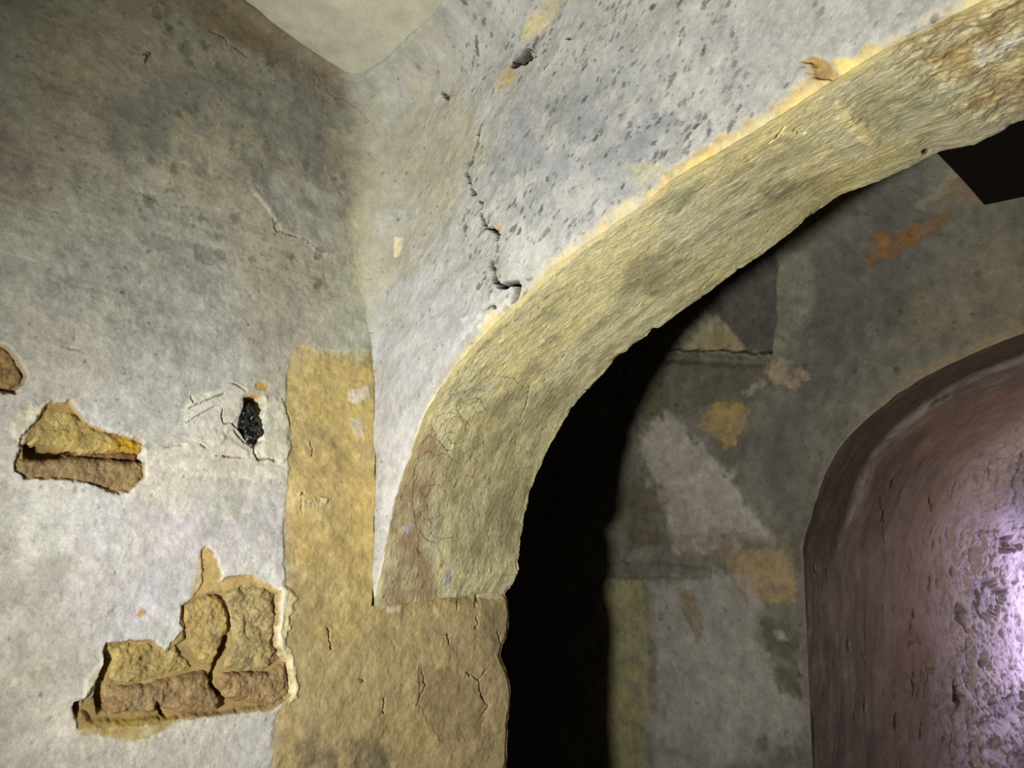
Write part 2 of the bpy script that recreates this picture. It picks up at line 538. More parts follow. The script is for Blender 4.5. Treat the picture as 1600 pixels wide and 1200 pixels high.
# --- three places where the coat has fallen and the rubble shows
A_px = [(26, 690), (44, 668), (60, 652), (74, 634), (95, 627), (114, 628), (130, 648), (144, 664), (168, 674), (200, 682), (222, 688), (227, 712),
        (229, 746), (205, 768), (170, 768), (132, 752), (82, 748), (40, 746), (28, 735), (28, 716), (38, 700)]
w, m, sd = wl.area(A_px, 0.004, 0.006, 0.02, 100)
wl.H[w] -= 0.016 * m
wl.paint(A_px, (170, 144, 96), 1, 0.003, 0.004, 0.02, 100, 0.0)
wl.paint([(18, 662), (36, 640), (60, 630), (80, 628), (62, 652), (50, 672), (36, 694), (26, 690)], (228, 222, 192), 0.9, 0.005, 0.006, 0.015, 101, 0.3, 0.006)
w, m, sd = wl.area([(42, 695), (58, 688), (95, 690), (140, 706), (180, 709), (226, 703), (228, 722), (180, 719), (120, 722), (42, 722)], 0.003, 0.002, 0.015, 102)
wl.H[w] -= 0.05 * m
B_px = [(-30, 530), (4, 538), (20, 546), (30, 562), (40, 585), (38, 600), (24, 614), (8, 612), (-30, 604)]
w, m, sd = wl.area(B_px, 0.003, 0.004, 0.02, 104)
wl.H[w] -= 0.03 * m
wl.paint(B_px, (170, 142, 98), 1, 0.003, 0.004, 0.02, 104)
C_px = [(166, 1004), (203, 1001), (246, 1001), (260, 1017), (288, 984), (283, 979), (285, 945), (306, 930), (319, 911), (317, 880), (318, 860), (325, 853),
        (336, 862), (345, 885), (348, 908), (359, 901), (399, 898), (402, 908), (441, 922), (436, 976), (433, 985), (436, 1007), (455, 1038), (461, 1084),
        (448, 1094), (430, 1109), (330, 1122), (262, 1126), (250, 1132), (120, 1136), (112, 1104), (132, 1090), (158, 1044)]
C_body = [(166, 1006), (203, 1003), (246, 1003), (262, 1022), (292, 1000), (290, 950), (330, 930), (370, 922), (402, 916), (436, 930), (430, 980), (434, 1010), (452, 1038),
          (457, 1080), (446, 1092), (424, 1104), (330, 1118), (250, 1124), (140, 1128), (124, 1106), (140, 1090), (160, 1046)]
w, m, sd = wl.area(C_px, 0.003, 0.004, 0.018, 108)
wl.H[w] -= 0.006 * m
w, m, sd = wl.area(C_body, 0.006, 0.005, 0.02, 107)
wl.H[w] -= 0.014 * m
wl.paint(C_px, (176, 152, 104), 1, 0.003, 0.004, 0.018, 108)
wl.paint([(318, 856), (326, 853), (345, 885), (348, 908), (400, 898), (440, 925), (400, 920), (330, 925), (300, 935)], (210, 184, 124), 0.8, 0.004, 0.004, 0.02, 109)
for k, (pg, dp) in enumerate((([(166, 1020), (178, 1030), (172, 1050), (166, 1075), (172, 1112), (158, 1116), (152, 1090), (158, 1050)], 0.05),
                              ([(355, 992), (366, 996), (360, 1020), (346, 1046), (338, 1070), (352, 1088), (345, 1092), (330, 1070), (338, 1046)], 0.06),
                              ([(116, 1098), (128, 1096), (126, 1110), (122, 1120), (116, 1112)], 0.05),
                              ([(250, 1100), (258, 1102), (264, 1122), (256, 1118)], 0.04))):
    w, m, sd = wl.area(pg, 0.003, 0.002, 0.012, 110 + k)
    wl.H[w] -= dp * m
wl.paint([(438, 915), (452, 918), (462, 935), (452, 970), (446, 1000), (462, 1035), (466, 1092), (456, 1094), (452, 1040), (434, 1008), (432, 980), (440, 950)],
         (236, 224, 184), 0.95, 0.006, 0.009, 0.02, 120, 0.45, 0.005)
wl.paint([(132, 1062), (160, 1032), (166, 1012), (166, 1030), (152, 1088), (138, 1095), (130, 1090)], (226, 220, 194), 0.85, 0.004, 0.004, 0.015, 121, 0.3, 0.006)
wl.paint([(120, 1134), (170, 1126), (262, 1120), (284, 1128), (262, 1140), (228, 1156), (196, 1160), (180, 1150), (124, 1150)], (192, 164, 84), 0.85, 0.005, 0.006, 0.02, 122, 0.3)
wl.paint([(212, 962), (222, 950), (230, 955), (222, 966)], (206, 170, 130), 0.9, 0.003, 0.002, 0.01, 123)
wl.paint([(545, 608), (578, 600), (582, 618), (560, 630), (546, 624)], (228, 220, 206), 0.9, 0.006, 0.006, 0.015, 124, 0.4, 0.004)
wl.paint([(546, 655), (566, 650), (570, 680), (556, 690)], (214, 205, 196), 0.7, 0.006, 0.006, 0.015, 125, 0.6, 0.002)
wl.paint([(605, 948), (628, 946), (626, 958), (606, 958)], (232, 222, 190), 0.8, 0.005, 0.004, 0.01, 126, 0.2, 0.002)
wl.spots(60, (-0.25, 0.55, -0.9, 0.35), (0.004, 0.022), (235, 225, 190), 0.3, -0.002, seed=127)
for k, (ln, wd) in enumerate((([(742, 924), (748, 930), (742, 942), (738, 950)], 0.009), ([(741, 960), (744, 974), (738, 985)], 0.004), ([(716, 938), (712, 950)], 0.006),
                              ([(698, 990), (700, 1008)], 0.006), ([(775, 985), (782, 1018)], 0.006), ([(744, 1062), (752, 1090), (760, 1104), (748, 1120)], 0.006),
                              ([(760, 1040), (744, 1062), (722, 1048)], 0.003), ([(656, 1046), (664, 1070), (660, 1080), (650, 1105)], 0.004),
                              ([(512, 980), (514, 1000), (520, 1015)], 0.004), ([(598, 1090), (599, 1115)], 0.005), ([(560, 1060), (568, 1064), (560, 1068)], 0.003),
                              ([(468, 775), (474, 768), (470, 800)], 0.004), ([(486, 690), (490, 702), (488, 712)], 0.003))):
    wl.line(ln, wd, 0.010, (92, 78, 52), 0.7, seed=130 + k)
# the pier stands a little proud under the springing, with a light chipped ledge
wl.paint([(738, 932), (746, 918), (808, 912), (802, 930), (770, 936)], (250, 240, 206), 0.9, 0.004, 0.004, 0.012, 146, 0.2)
led = sstep(0.05, 0.5, U) * sstep(SPR + 0.004, SPR - 0.032, V)
wl.H += 0.020 * led

EDGE = np.array([(806, 916), (798, 922), (791, 929), (793, 946), (795, 960), (793, 980), (790, 997), (784, 1008), (781, 1024), (785, 1036), (789, 1046), (794, 1062), (797, 1080), (794, 1105), (792, 1125), (790, 1200)], float)
ez = np.array([on_x(x, y, 0.0) for x, y in EDGE])
edgeY = np.interp(wl.vs[::-1], ez[::-1, 2], ez[::-1, 1])[::-1] + 0.003 * fbm(wl.vs, wl.vs * 0, 0.03, 150, 3)
fillet = np.zeros(U.shape)
rt = 0.03
fillet = rt - np.sqrt(np.maximum(rt ** 2 - np.clip(V - (ceil_z(0, U) - rt), 0, rt) ** 2, 0))
X = wl.H + fillet
X = np.where(U > 0, X - 0.07 * sstep(SPR - 0.001, SPR + 0.012, V) * sstep(0, 0.02, U), X)
X = X - 0.05 * sstep(0.0, 0.015, U + fil_r(V) - 0.05) * sstep(0.35, 0.5, V)
Yc = np.minimum(U, edgeY[None, :])
round_ = sstep(0.02, 0.0, edgeY[None, :] - Yc)
X = X - 0.010 * round_
P = np.stack([X, Yc, V], -1)
ret = []
for dx in (0.015, 0.04, 0.10, 0.22, 0.34):
    q = P[-1].copy()
    q[:, 0] -= dx
    q[:, 1] += 0.004 * (dx > 0.02)
    ret.append(q[None])
P = np.concatenate([P] + ret, 0)
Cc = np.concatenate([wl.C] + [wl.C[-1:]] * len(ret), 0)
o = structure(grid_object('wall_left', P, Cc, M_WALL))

# ------------------------------------------------------------------ features of the spandrel
U, V = ws.U, ws.V
DIA = 0.85
big = fbm(U, V, 0.4, 201, 4)
mid = fbm(U, V, 0.10, 202, 5, 0.6)
sm_ = fbm(U, V, 0.030, 203, 4, 0.6, ang=DIA, stretch=2.2)
brush = fbm(U, V, 0.02, 204, 4, 0.65, ang=DIA, stretch=7)
ws.H += 0.012 * big + 0.004 * mid + 0.0012 * sm_ + 0.0008 * brush
ws.tone(1 + 0.10 * mid + 0.15 * sm_ + 0.09 * brush + 0.10 * fbm(U, V, 0.008, 208, 3, 0.7, ang=DIA, stretch=1.6))
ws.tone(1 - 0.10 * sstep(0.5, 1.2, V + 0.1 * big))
ws.paint([(600, 200), (720, 60), (760, 250), (700, 330), (620, 480), (590, 520), (560, 380)], (178, 172, 146), 0.65, 0.06, 0.03, 0.08, 205, 0.5)
ws.paint([(590, 480), (640, 420), (760, 480), (650, 640), (600, 900), (585, 760)], (188, 189, 196), 0.6, 0.03, 0.02, 0.06, 206, 0.5)
ws.paint([(600, 700), (660, 620), (740, 500), (800, 440), (820, 430), (700, 560), (645, 660), (600, 880), (590, 900)], (214, 213, 214), 0.75, 0.02, 0.02, 0.03, 207, 0.45)
ws.paint([(740, 260), (820, 130), (960, 120), (1060, 180), (1000, 290), (880, 360), (800, 330)], (146, 149, 156), 0.75, 0.05, 0.04, 0.05, 208, 0.7)
ws.paint([(900, 60), (1150, 20), (1250, 60), (1180, 150), (1050, 180), (930, 130)], (164, 166, 166), 0.45, 0.06, 0.04, 0.06, 209, 0.8)
ws.paint([(830, 300), (960, 260), (1000, 310), (860, 410), (800, 430), (790, 360)], (200, 200, 196), 0.5, 0.04, 0.03, 0.05, 210, 0.7)
den = lambda u, v: 0.15 + 0.85 * (math.sin(u * 7 + 1) * math.sin(v * 6 + 2) > -0.4)
ws.spots(1700, (0.38, 1.9, 0.35, 1.5), (0.002, 0.010), (132, 134, 140), 0.8, 0.0018, ang=DIA, stretch=1.9, seed=211, dens=den)
ws.spots(620, (0.42, 1.9, 0.5, 1.4), (0.003, 0.009), (92, 94, 99), 0.8, 0.002, ang=DIA, stretch=2.0, seed=212, dens=den)
ws.spots(500, (0.0, 0.5, -0.3, 1.4), (0.002, 0.006), (100, 100, 105), 0.6, 0.0015, ang=DIA, stretch=1.6, seed=213)
ws.spots(700, (0.0, 1.9, -0.3, 1.4), (0.002, 0.012), (250, 248, 240), 0.15, -0.001, ang=DIA, stretch=2.2, seed=214)
# the long crack and its short neighbours, their inner dark painted in
cr = [(757, 183), (752, 195), (747, 207), (744, 222), (738, 240), (735, 252), (728, 265), (725, 270)]
ws.line(cr, 0.0075, 0.02, (46, 36, 26), 1.0, seed=220, vary=0.5)
ws.line([(725, 268), (731, 279), (733, 292), (736, 302), (742, 304)], 0.0103, 0.03, (46, 36, 26), 1.0, seed=221, wob=0.003)
ws.line([(745, 312), (752, 317), (752, 324), (748, 326)], 0.0049, 0.012, (46, 36, 26), 1.0, seed=222, wob=0.0015)
ws.line([(748, 330), (755, 348), (758, 356), (766, 356)], 0.0075, 0.02, (46, 36, 26), 1.0, seed=223, wob=0.0015)
ws.line([(764, 354), (773, 361), (778, 365), (779, 375)], 0.0142, 0.035, (46, 36, 26), 1.0, seed=224, wob=0.0015)
ws.line([(777, 380), (779, 388), (776, 400)], 0.0075, 0.02, (46, 36, 26), 1.0, seed=225, wob=0.0015)
ws.line([(770, 405), (769, 414), (774, 422), (771, 431)], 0.0100, 0.025, (46, 36, 26), 1.0, seed=226, wob=0.0015)
ws.line([(770, 431), (776, 440), (782, 447), (793, 446), (800, 443), (808, 442), (810, 448), (805, 460), (799, 470)], 0.0125, 0.035, (46, 36, 26), 1.0, seed=227, wob=0.0015, vary=0.4)
ws.line([(764, 482), (772, 478), (776, 482)], 0.0067, 0.02, (46, 36, 26), 1.0, seed=228, wob=0.0015)
ws.paint([(772, 356), (780, 352), (784, 362), (779, 368)], (208, 170, 90), 0.9, 0.003, 0.002, 0.01, 229)
ws.paint([(720, 498), (765, 484), (786, 482), (770, 500), (735, 520)], (236, 234, 228), 0.6, 0.008, 0.006, 0.015, 230, 0.4, 0.002)
for k, (ln, wd) in enumerate((([(690, 143), (695, 150), (700, 156)], 0.006), ([(822, 262), (820, 276)], 0.004), ([(831, 256), (832, 265)], 0.004), ([(880, 57), (888, 58)], 0.004),
                              ([(566, 172), (590, 176), (606, 186), (614, 205), (618, 225)], 0.0022), ([(625, 375), (618, 400), (606, 440), (592, 470), (587, 500)], 0.003),
                              ([(600, 760), (604, 775), (601, 790)], 0.002))):
    ws.line(ln, wd * (1.5 if k < 4 else 0.9), 0.016 if k < 4 else 0.005, (52, 44, 34) if k < 4 else None, 0.9, seed=240 + k, vary=0.4)
ws.paint([(618, 372), (630, 370), (622, 400), (616, 402)], (226, 214, 180), 0.85, 0.003, 0.003, 0.01, 250)
# the eaten-out hole near the vault with its rusty run; the hollow's darkness is in the colour
ws.paint([(838, 55), (870, 10), (900, -20), (850, 0), (820, 40), (812, 66)], (214, 202, 150), 0.7, 0.01, 0.008, 0.03, 251, 0.4)
ws.paint([(795, 100), (806, 112), (800, 130), (780, 142), (772, 150), (778, 128), (786, 110)], (192, 168, 112), 0.8, 0.008, 0.006, 0.02, 252, 0.2)
hp = [(812, 76), (818, 72), (824, 76), (825, 85), (828, 92), (822, 98), (814, 101), (806, 104), (800, 105), (796, 100), (800, 92), (808, 86)]
w, m, sd = ws.area(hp, 0.003, 0.005, 0.010, 253)
cav = fbm(ws.U[w], ws.V[w], 0.012, 254, 3)
ws.H[w] -= m * 0.05 * (0.8 + 0.7 * cav)
kk = (sstep(0.004, 0.0, sd) * 0.95)[..., None]
ws.C[w] = ws.C[w] * (1 - kk) + lin((64, 50, 34)) * (1 + 0.8 * cav[..., None]) * kk
w, m, sd = ws.area([(826, 74), (834, 75), (836, 86), (830, 88)], 0.003, 0.003, 0.01, 255)
ws.H[w] -= 0.014 * m
ws.line([(786, 118), (782, 130), (778, 145)], 0.0025, 0.006, (110, 84, 50), 0.8, seed=256)
# peeled yellow margin along the arris
mar = []
for (px, py) in [(1040, 262), (1080, 232), (1100, 222), (1150, 195), (1190, 172), (1225, 150), (1236, 128), (1270, 118), (1250, 95), (1265, 85), (1290, 95), (1300, 90), (1330, 88), (1370, 70), (1420, 58), (1500, 20), (1640, -60)]:
    mar.append((px, py))
mar2 = mar + [(1700, 60), (1400, 110), (1300, 165), (1200, 215), (1100, 262), (1000, 330)]
ws.paint(mar2, (204, 182, 126), 0.9, 0.005, 0.012, 0.03, 260, 0.4, -0.004)
ws.paint([(1252, 92), (1268, 84), (1290, 100), (1304, 112), (1296, 124), (1270, 118), (1272, 104)], (168, 138, 88), 0.9, 0.003, 0.005, 0.015, 261, 0.1, -0.012)
ws.paint([(1300, 92), (1345, 88), (1335, 112), (1312, 118)], (238, 214, 130), 0.8, 0.006, 0.004, 0.02, 262)
ws.paint([(1060, 262), (1090, 240), (1104, 228), (1112, 240), (1090, 262)], (228, 186, 100), 0.9, 0.006, 0.006, 0.02, 263)
ws.paint([(960, 262), (1010, 250), (1050, 258), (1000, 290), (970, 280)], (206, 198, 158), 0.5, 0.012, 0.01, 0.03, 264, 0.5)
ws.paint([(1450, 60), (1540, 10), (1640, -40), (1640, 80), (1500, 90)], (196, 160, 100), 0.6, 0.02, 0.02, 0.04, 265, 0.6)
ws.paint([(1545, 60), (1600, 40), (1640, 60), (1600, 75)], (240, 236, 220), 0.8, 0.006, 0.01, 0.02, 266, 0.5, 0.004)

cols = PHI[PHI < 2.6]
nx, nz = near_curve(cols)
rows = np.linspace(0, 1, 860) ** 1.05
_r = 0.26
_hx = np.where(nx < _r, _r - np.sqrt(np.maximum(_r ** 2 - (_r - np.clip(nx, 0, _r)) ** 2, 0)), 0)
top = (np.minimum(ceil_z(nx, _hx), 1.52) + 0.02)[:, None]
Zg = nz[:, None] + (top - nz[:, None]) * rows[None, :]
Xg = np.broadcast_to(nx[:, None], Zg.shape)
tang = np.gradient(nx) / np.hypot(np.gradient(nx), np.gradient(nz))
dist, _ = seg_dist(Xg, Zg, np.stack([nx, nz], -1)[::24])
dist = np.minimum(dist, (Zg - nz[:, None]))
Hs = ws.sample(ws.H, Xg, Zg)
Cs = ws.sample(ws.C, Xg, Zg)
wav = fbm(Xg, Zg, 0.05, 270, 4)
ed = sstep(0.032, 0.0, dist + 0.012 * wav)[..., None] * np.clip(0.62 + 0.6 * fbm(Xg, Zg, 0.03, 271, 4), 0, 1)[..., None]
ed2 = sstep(0.010, 0.0, dist + 0.003 * wav)[..., None] * 0.7
right = sstep(0.22, 0.42, Xg)[..., None]
Cs = Cs * (1 - ed * right) + lin((226, 208, 150)) * ed * right
Cs = Cs * (1 - ed2 * (1 - right)) + lin((236, 226, 196)) * ed2 * (1 - right)
fade = sstep(0.0, 0.012, dist)
rr = fil_r(Zg)
h = np.where(Xg < rr, rr - np.sqrt(np.maximum(rr ** 2 - (rr - np.clip(Xg, 0, rr)) ** 2, 0)), 0)
rt = 0.14
ht = rt - np.sqrt(np.maximum(rt ** 2 - np.clip(Zg - (top - 0.02 - rt), 0, rt) ** 2, 0))
Yg = -(Hs * fade) + 0.010 * sstep(0.028, 0.0, dist) - np.maximum(h, ht) - 0.4 * np.minimum(h, ht)
kf = (sstep(0.01, 0.10, h) * 0.45 * np.clip(0.7 + 0.6 * wav, 0, 1))[..., None]
Cs = Cs * (1 - kf) + lin((196, 194, 164)) * kf
wl_w = sstep(0.2, 0.72, h / rr) * (rr > 0.03)
Xg = Xg + wl_w * wl.sample(wl.H + fillet, Yg, Zg)
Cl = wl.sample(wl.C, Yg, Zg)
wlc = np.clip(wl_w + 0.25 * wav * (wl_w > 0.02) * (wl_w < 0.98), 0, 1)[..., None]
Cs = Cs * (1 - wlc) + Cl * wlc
structure(grid_object('wall_front', np.stack([Xg, Yg, Zg], -1), Cs, M_SPAN, True))

# ------------------------------------------------------------------ soffit of the near arch
U, V = wf.U, wf.V
big = fbm(U, V, 0.35, 301, 4)
mid = fbm(U, V, 0.09, 302, 5, 0.6, stretch=2)
st1 = fbm(U, V, 0.009, 303, 4, 0.7, ang=0.06, stretch=5)
st2 = fbm(U, V, 0.035, 304, 5, 0.65, stretch=4)
fine = fbm(U, V, 0.006, 305, 3, 0.7, stretch=2)
wf.H += 0.004 * big + 0.0018 * mid + 0.0004 * st1 + 0.0006 * st2 + 0.0007 * fine
dk = sstep(0.0, 0.9, st2 + 0.6 * mid + 0.3 * st1)[..., None]
wf.C *= 1 - dk * (1 - lin((206, 204, 186)) / lin((255, 250, 235)))
lt = sstep(0.1, 0.9, -st2 + 0.5 * st1)[..., None]
wf.C = wf.C * (1 - 0.35 * lt) + lin((222, 206, 142)) * 0.35 * lt
wf.tone(1 + 0.16 * st1 + 0.12 * fine)
hue = fbm(U, V, 0.16, 306, 5, 0.6, stretch=1.6)[..., None]
wf.C *= 1 + hue * np.array([0.10, 0.07, -0.02])
olv = sstep(0.15, 0.7, fbm(U, V, 0.10, 307, 5, 0.65, stretch=2.2))[..., None] * 0.65
wf.C = wf.C * (1 - olv) + lin((162, 156, 126)) * olv
wf.paint([(780, 560), (870, 430), (980, 350), (1040, 322), (1010, 420), (900, 520), (820, 640)], (250, 238, 172), 0.7, 0.03, 0.03, 0.05, 305, 0.55)
wf.paint([(700, 640), (780, 520), (830, 480), (830, 560), (760, 680)], (240, 226, 160), 0.45, 0.03, 0.03, 0.05, 304, 0.6)
wf.paint([(1090, 262), (1200, 200), (1290, 150), (1280, 190), (1180, 250), (1100, 300)], (244, 228, 160), 0.6, 0.02, 0.02, 0.04, 303, 0.6)
w, m, sd = wf.area([(1380, 70), (1640, -60), (1640, 180), (1530, 200), (1470, 150)], 0.03, 0.02, 0.05, 302)
wf.H[w] += m * (0.006 * fbm(wf.U[w], wf.V[w], 0.04, 300, 5, 0.65))
wf.C[w] *= (1 + 0.3 * m * fbm(wf.U[w], wf.V[w], 0.03, 299, 5, 0.7))[..., None]
# pinkish older coat low on the left, grey-olive washes
wf.paint([(590, 950), (600, 830), (640, 700), (670, 660), (690, 720), (660, 850), (680, 940)], (176, 146, 116), 0.75, 0.03, 0.02, 0.05, 310, 0.5)
wf.paint([(690, 700), (840, 560), (900, 600), (840, 700), (810, 850), (720, 900), (680, 820)], (150, 140, 98), 0.6, 0.05, 0.03, 0.06, 311, 0.6)
wf.paint([(960, 420), (1040, 380), (1080, 420), (1000, 480), (960, 470)], (138, 134, 100), 0.65, 0.04, 0.03, 0.05, 312, 0.7)
wf.paint([(1150, 290), (1260, 260), (1300, 290), (1200, 350)], (140, 136, 106), 0.6, 0.04, 0.03, 0.05, 313, 0.7)
wf.paint([(1330, 150), (1440, 110), (1480, 160), (1400, 200), (1330, 190)], (136, 130, 92), 0.6, 0.03, 0.02, 0.05, 314, 0.7)
wf.paint([(1400, 60), (1640, -60), (1640, 160), (1520, 170), (1480, 120), (1420, 100)], (186, 152, 92), 0.7, 0.03, 0.02, 0.05, 315, 0.5)
wf.paint([(1240, 300), (1290, 310), (1310, 330), (1440, 235), (1400, 210), (1300, 260)], (196, 182, 120), 0.5, 0.02, 0.02, 0.04, 316, 0.5)
wf.paint([(1298, 150), (1320, 160), (1345, 190), (1370, 230), (1340, 215), (1310, 180)], (238, 222, 162), 0.9, 0.010, 0.012, 0.03, 317, 0.25, 0.004)
wf.paint([(1440, 232), (1500, 205), (1600, 165), (1620, 185), (1530, 220), (1470, 238)], (190, 176, 156), 0.6, 0.01, 0.008, 0.02, 318, 0.3)
wf.paint([(1515, 62), (1545, 72), (1560, 60), (1600, 45), (1600, 62), (1560, 85), (1535, 105), (1525, 85)], (238, 234, 218), 0.85, 0.005, 0.008, 0.015, 319, 0.4, 0.003)
wf.paint([(1080, 395), (1400, 225), (1440, 240), (1300, 318), (1110, 455), (1060, 480)], (206, 194, 132), 0.4, 0.02, 0.02, 0.04, 320, 0.5)
for k, pg in enumerate(([(624, 826), (640, 814), (645, 820), (634, 836)], [(690, 892), (702, 890), (705, 905), (698, 921), (692, 915)], [(895, 468), (912, 470), (915, 476), (900, 476)], [(838, 532), (852, 530), (850, 537)])):
    wf.paint(pg, (198, 192, 196) if k < 2 else (232, 222, 190), 0.85, 0.003, 0.003, 0.01, 330 + k)
# fine scribbled pencil curls
r2 = np.random.default_rng(5)


def curl(cx, cy, rx, ry, a0, a1, n=16, ph=0.0):
    return [(cx + rx * math.cos(a) + 3 * math.sin(3 * a + ph), cy + ry * math.sin(a)) for a in np.linspace(a0, a1, n)]


scrib = [curl(665, 790, 22, 85, 1.6, 5.2), curl(710, 672, 18, 22, 0, 6.0), curl(700, 665, 30, 20, 2.5, 6.5), curl(745, 636, 9, 9, 0, 6.2), curl(738, 640, 20, 18, 3.0, 6.8), curl(700, 690, 16, 14, 0.4, 5.5),
         curl(725, 640, 14, 20, 1, 5), [(648, 700), (668, 680), (690, 695), (704, 720), (696, 735)], [(730, 700), (744, 720), (738, 745), (722, 742)], curl(675, 770, 20, 12, 2.6, 6.6), curl(668, 800, 16, 12, 0, 4), curl(690, 830, 22, 12, 0.3, 3.6),
         [(645, 740), (641, 790), (646, 820), (662, 842), (680, 850)], [(680, 850), (688, 868), (694, 886)], [(735, 596), (765, 585), (800, 590), (815, 604), (806, 622), (780, 628)], [(700, 620), (735, 606), (760, 612)], [(655, 720), (690, 708), (715, 724)], curl(660, 815, 10, 18, 3, 7)]
for k, ln in enumerate(scrib):
    wf.line(ln, 0.0019, 0.0004, (60, 52, 36), 0.75, 0.002, 340 + k, 0.4)
for k, (ln, wd) in enumerate((([(1196, 222), (1212, 210), (1222, 196)], 0.003), ([(1218, 206), (1236, 203), (1256, 206)], 0.003), ([(1418, 118), (1432, 120), (1444, 119)], 0.003), ([(868, 660), (862, 672)], 0.003), ([(812, 655), (822, 630), (826, 600)], 0.003))):
    wf.line(ln, wd, 0.010, seed=360 + k)
w, m, sd = wf.area([(1441, 235), (1446, 233), (1450, 236), (1449, 241), (1443, 241)], 0.002, 0.001, 0.01, 366)
wf.H[w] -= 0.02 * m
kk = sstep(0.003, 0.0, sd)[..., None]
wf.C[w] = wf.C[w] * (1 - kk) + lin((46, 36, 24)) * kk  # shade inside the small pit, painted
wf.spots(1600, (0, 2.9, 0.02, 0.58), (0.0015, 0.006), (110, 102, 70), 0.6, 0.0015, stretch=2.8, seed=370)
wf.spots(500, (0, 2.6, 0.02, 0.58), (0.002, 0.009), (255, 250, 220), 0.0, -0.0014, stretch=2.0, seed=371)
# light broken margin along the near arris
mg = sstep(0.045, 0.0, V + 0.012 * mid + 0.01 * st1)[..., None] * sstep(0.15, 0.7, U)[..., None] * 0.7
wf.C = wf.C * (1 - mg) + lin((244, 228, 164)) * mg
wf.H += 0.008 * np.minimum(0, fbm(U, V, 0.05, 380, 4)) * sstep(0.03, 0.0, T - V)
wf.H *= sstep(0, 0.02, V)
tx, tz = np.gradient(NX), np.gradient(NZ)
ln = np.hypot(tx, tz)
nrm = np.stack([tz / ln, 0 * tx, -tx / ln], -1)[:, None, :]
P = SP.copy()
P[..., 1] = 0.010 + (T - 0.010) * sofV[None, :]
P = P + nrm * wf.H[..., None]
Cc = wf.C
ext, extc = [P], [Cc]
for k, (up_, dy) in enumerate(((0.012, 0.006), (0.05, 0.01), (0.3, 0.01), (0.9, 0.01))):
    q = P[:, -1:].copy()
    q += -nrm * up_ * (1 if k < 2 else 0)
    if k >= 2:
        q[..., 2] = np.minimum(np.maximum(q[..., 2], CEIL - 1.3) + up_, CEIL + 0.3)
        q[..., 0] = np.where(q[..., 0] < 0.05, q[..., 0] - 0.05, q[..., 0])
    q[..., 1] += dy
    ext.append(q)
    extc.append(Cc[:, -1:])
structure(grid_object('arch_soffit', np.concatenate(ext, 1), np.concatenate(extc, 1), M_SOFF))

# ------------------------------------------------------------------ wall_back: wall with the far arch, coving forward into the vault
Z1, RC = 0.80, 0.95


def s2_base(u, s):
    th = np.clip((s - Z1) / RC, 0, math.pi / 2)
    over = np.maximum(s - Z1 - RC * math.pi / 2, 0)
    y = Y2 - RC * (1 - np.cos(th)) - over
    z = np.minimum(s, Z1) + RC * np.sin(th)
    n = np.stack([0 * th, -np.cos(th), -np.sin(th)], -1)
    return np.stack([u, y, z], -1), n


X2 = float(edge2_curve(np.array([0.0]))[0][0])
w2 = Sheet(span((-2.6, -1.1, 0.08), (-1.1, 1.6, 0.0055), (1.6, 3.6, 0.08)), span((FLOOR, -1.45, 0.05), (-1.45, 1.9, 0.0055), (1.9, 3.4, 0.1)), None, (132, 128, 117))
_b2, _ = s2_base(w2.U, w2.V)
_p2x, _p2y = project(_b2)


def hit2(x, y):
    k = np.argmin((_p2x - x) ** 2 + (_p2y - y) ** 2)
    i, j = np.unravel_index(k, _p2x.shape)
    return w2.us[i], w2.vs[j]


w2.hit = hit2
U, V = w2.U, w2.V
big = fbm(U, V, 0.5, 401, 4)
mid = fbm(U, V, 0.14, 402, 5, 0.6)
sm_ = fbm(U, V, 0.04, 403, 5, 0.65, ang=1.3, stretch=2)
w2.H += 0.012 * big + 0.006 * mid + 0.002 * sm_
w2.tone(1 + 0.20 * mid + 0.18 * sm_)
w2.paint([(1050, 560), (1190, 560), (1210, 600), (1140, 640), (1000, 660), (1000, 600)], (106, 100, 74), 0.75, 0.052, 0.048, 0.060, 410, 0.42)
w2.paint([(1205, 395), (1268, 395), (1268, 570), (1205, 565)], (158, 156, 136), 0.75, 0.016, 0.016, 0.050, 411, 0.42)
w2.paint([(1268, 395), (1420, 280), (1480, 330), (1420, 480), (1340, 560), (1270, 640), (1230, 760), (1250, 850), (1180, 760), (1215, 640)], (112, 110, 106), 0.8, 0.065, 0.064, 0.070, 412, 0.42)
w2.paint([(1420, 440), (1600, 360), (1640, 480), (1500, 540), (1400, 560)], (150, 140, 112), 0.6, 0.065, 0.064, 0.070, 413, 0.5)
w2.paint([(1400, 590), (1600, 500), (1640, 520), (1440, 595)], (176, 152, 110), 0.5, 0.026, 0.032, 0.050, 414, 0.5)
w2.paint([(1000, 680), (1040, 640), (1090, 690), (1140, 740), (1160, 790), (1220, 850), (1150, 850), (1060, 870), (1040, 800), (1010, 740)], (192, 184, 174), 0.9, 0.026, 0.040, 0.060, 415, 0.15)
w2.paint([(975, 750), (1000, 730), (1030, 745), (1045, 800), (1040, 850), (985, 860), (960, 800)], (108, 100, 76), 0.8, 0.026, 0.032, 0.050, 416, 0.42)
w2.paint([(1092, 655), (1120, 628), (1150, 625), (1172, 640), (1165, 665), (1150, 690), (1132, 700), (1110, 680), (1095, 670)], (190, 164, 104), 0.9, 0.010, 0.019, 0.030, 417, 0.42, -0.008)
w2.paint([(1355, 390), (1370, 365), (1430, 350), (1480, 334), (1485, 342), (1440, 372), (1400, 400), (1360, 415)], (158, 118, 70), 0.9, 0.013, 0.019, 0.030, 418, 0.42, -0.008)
w2.paint([(1430, 325), (1470, 300), (1492, 268), (1505, 285), (1535, 318), (1460, 322)], (158, 132, 98), 0.7, 0.016, 0.024, 0.040, 419, 0.42)
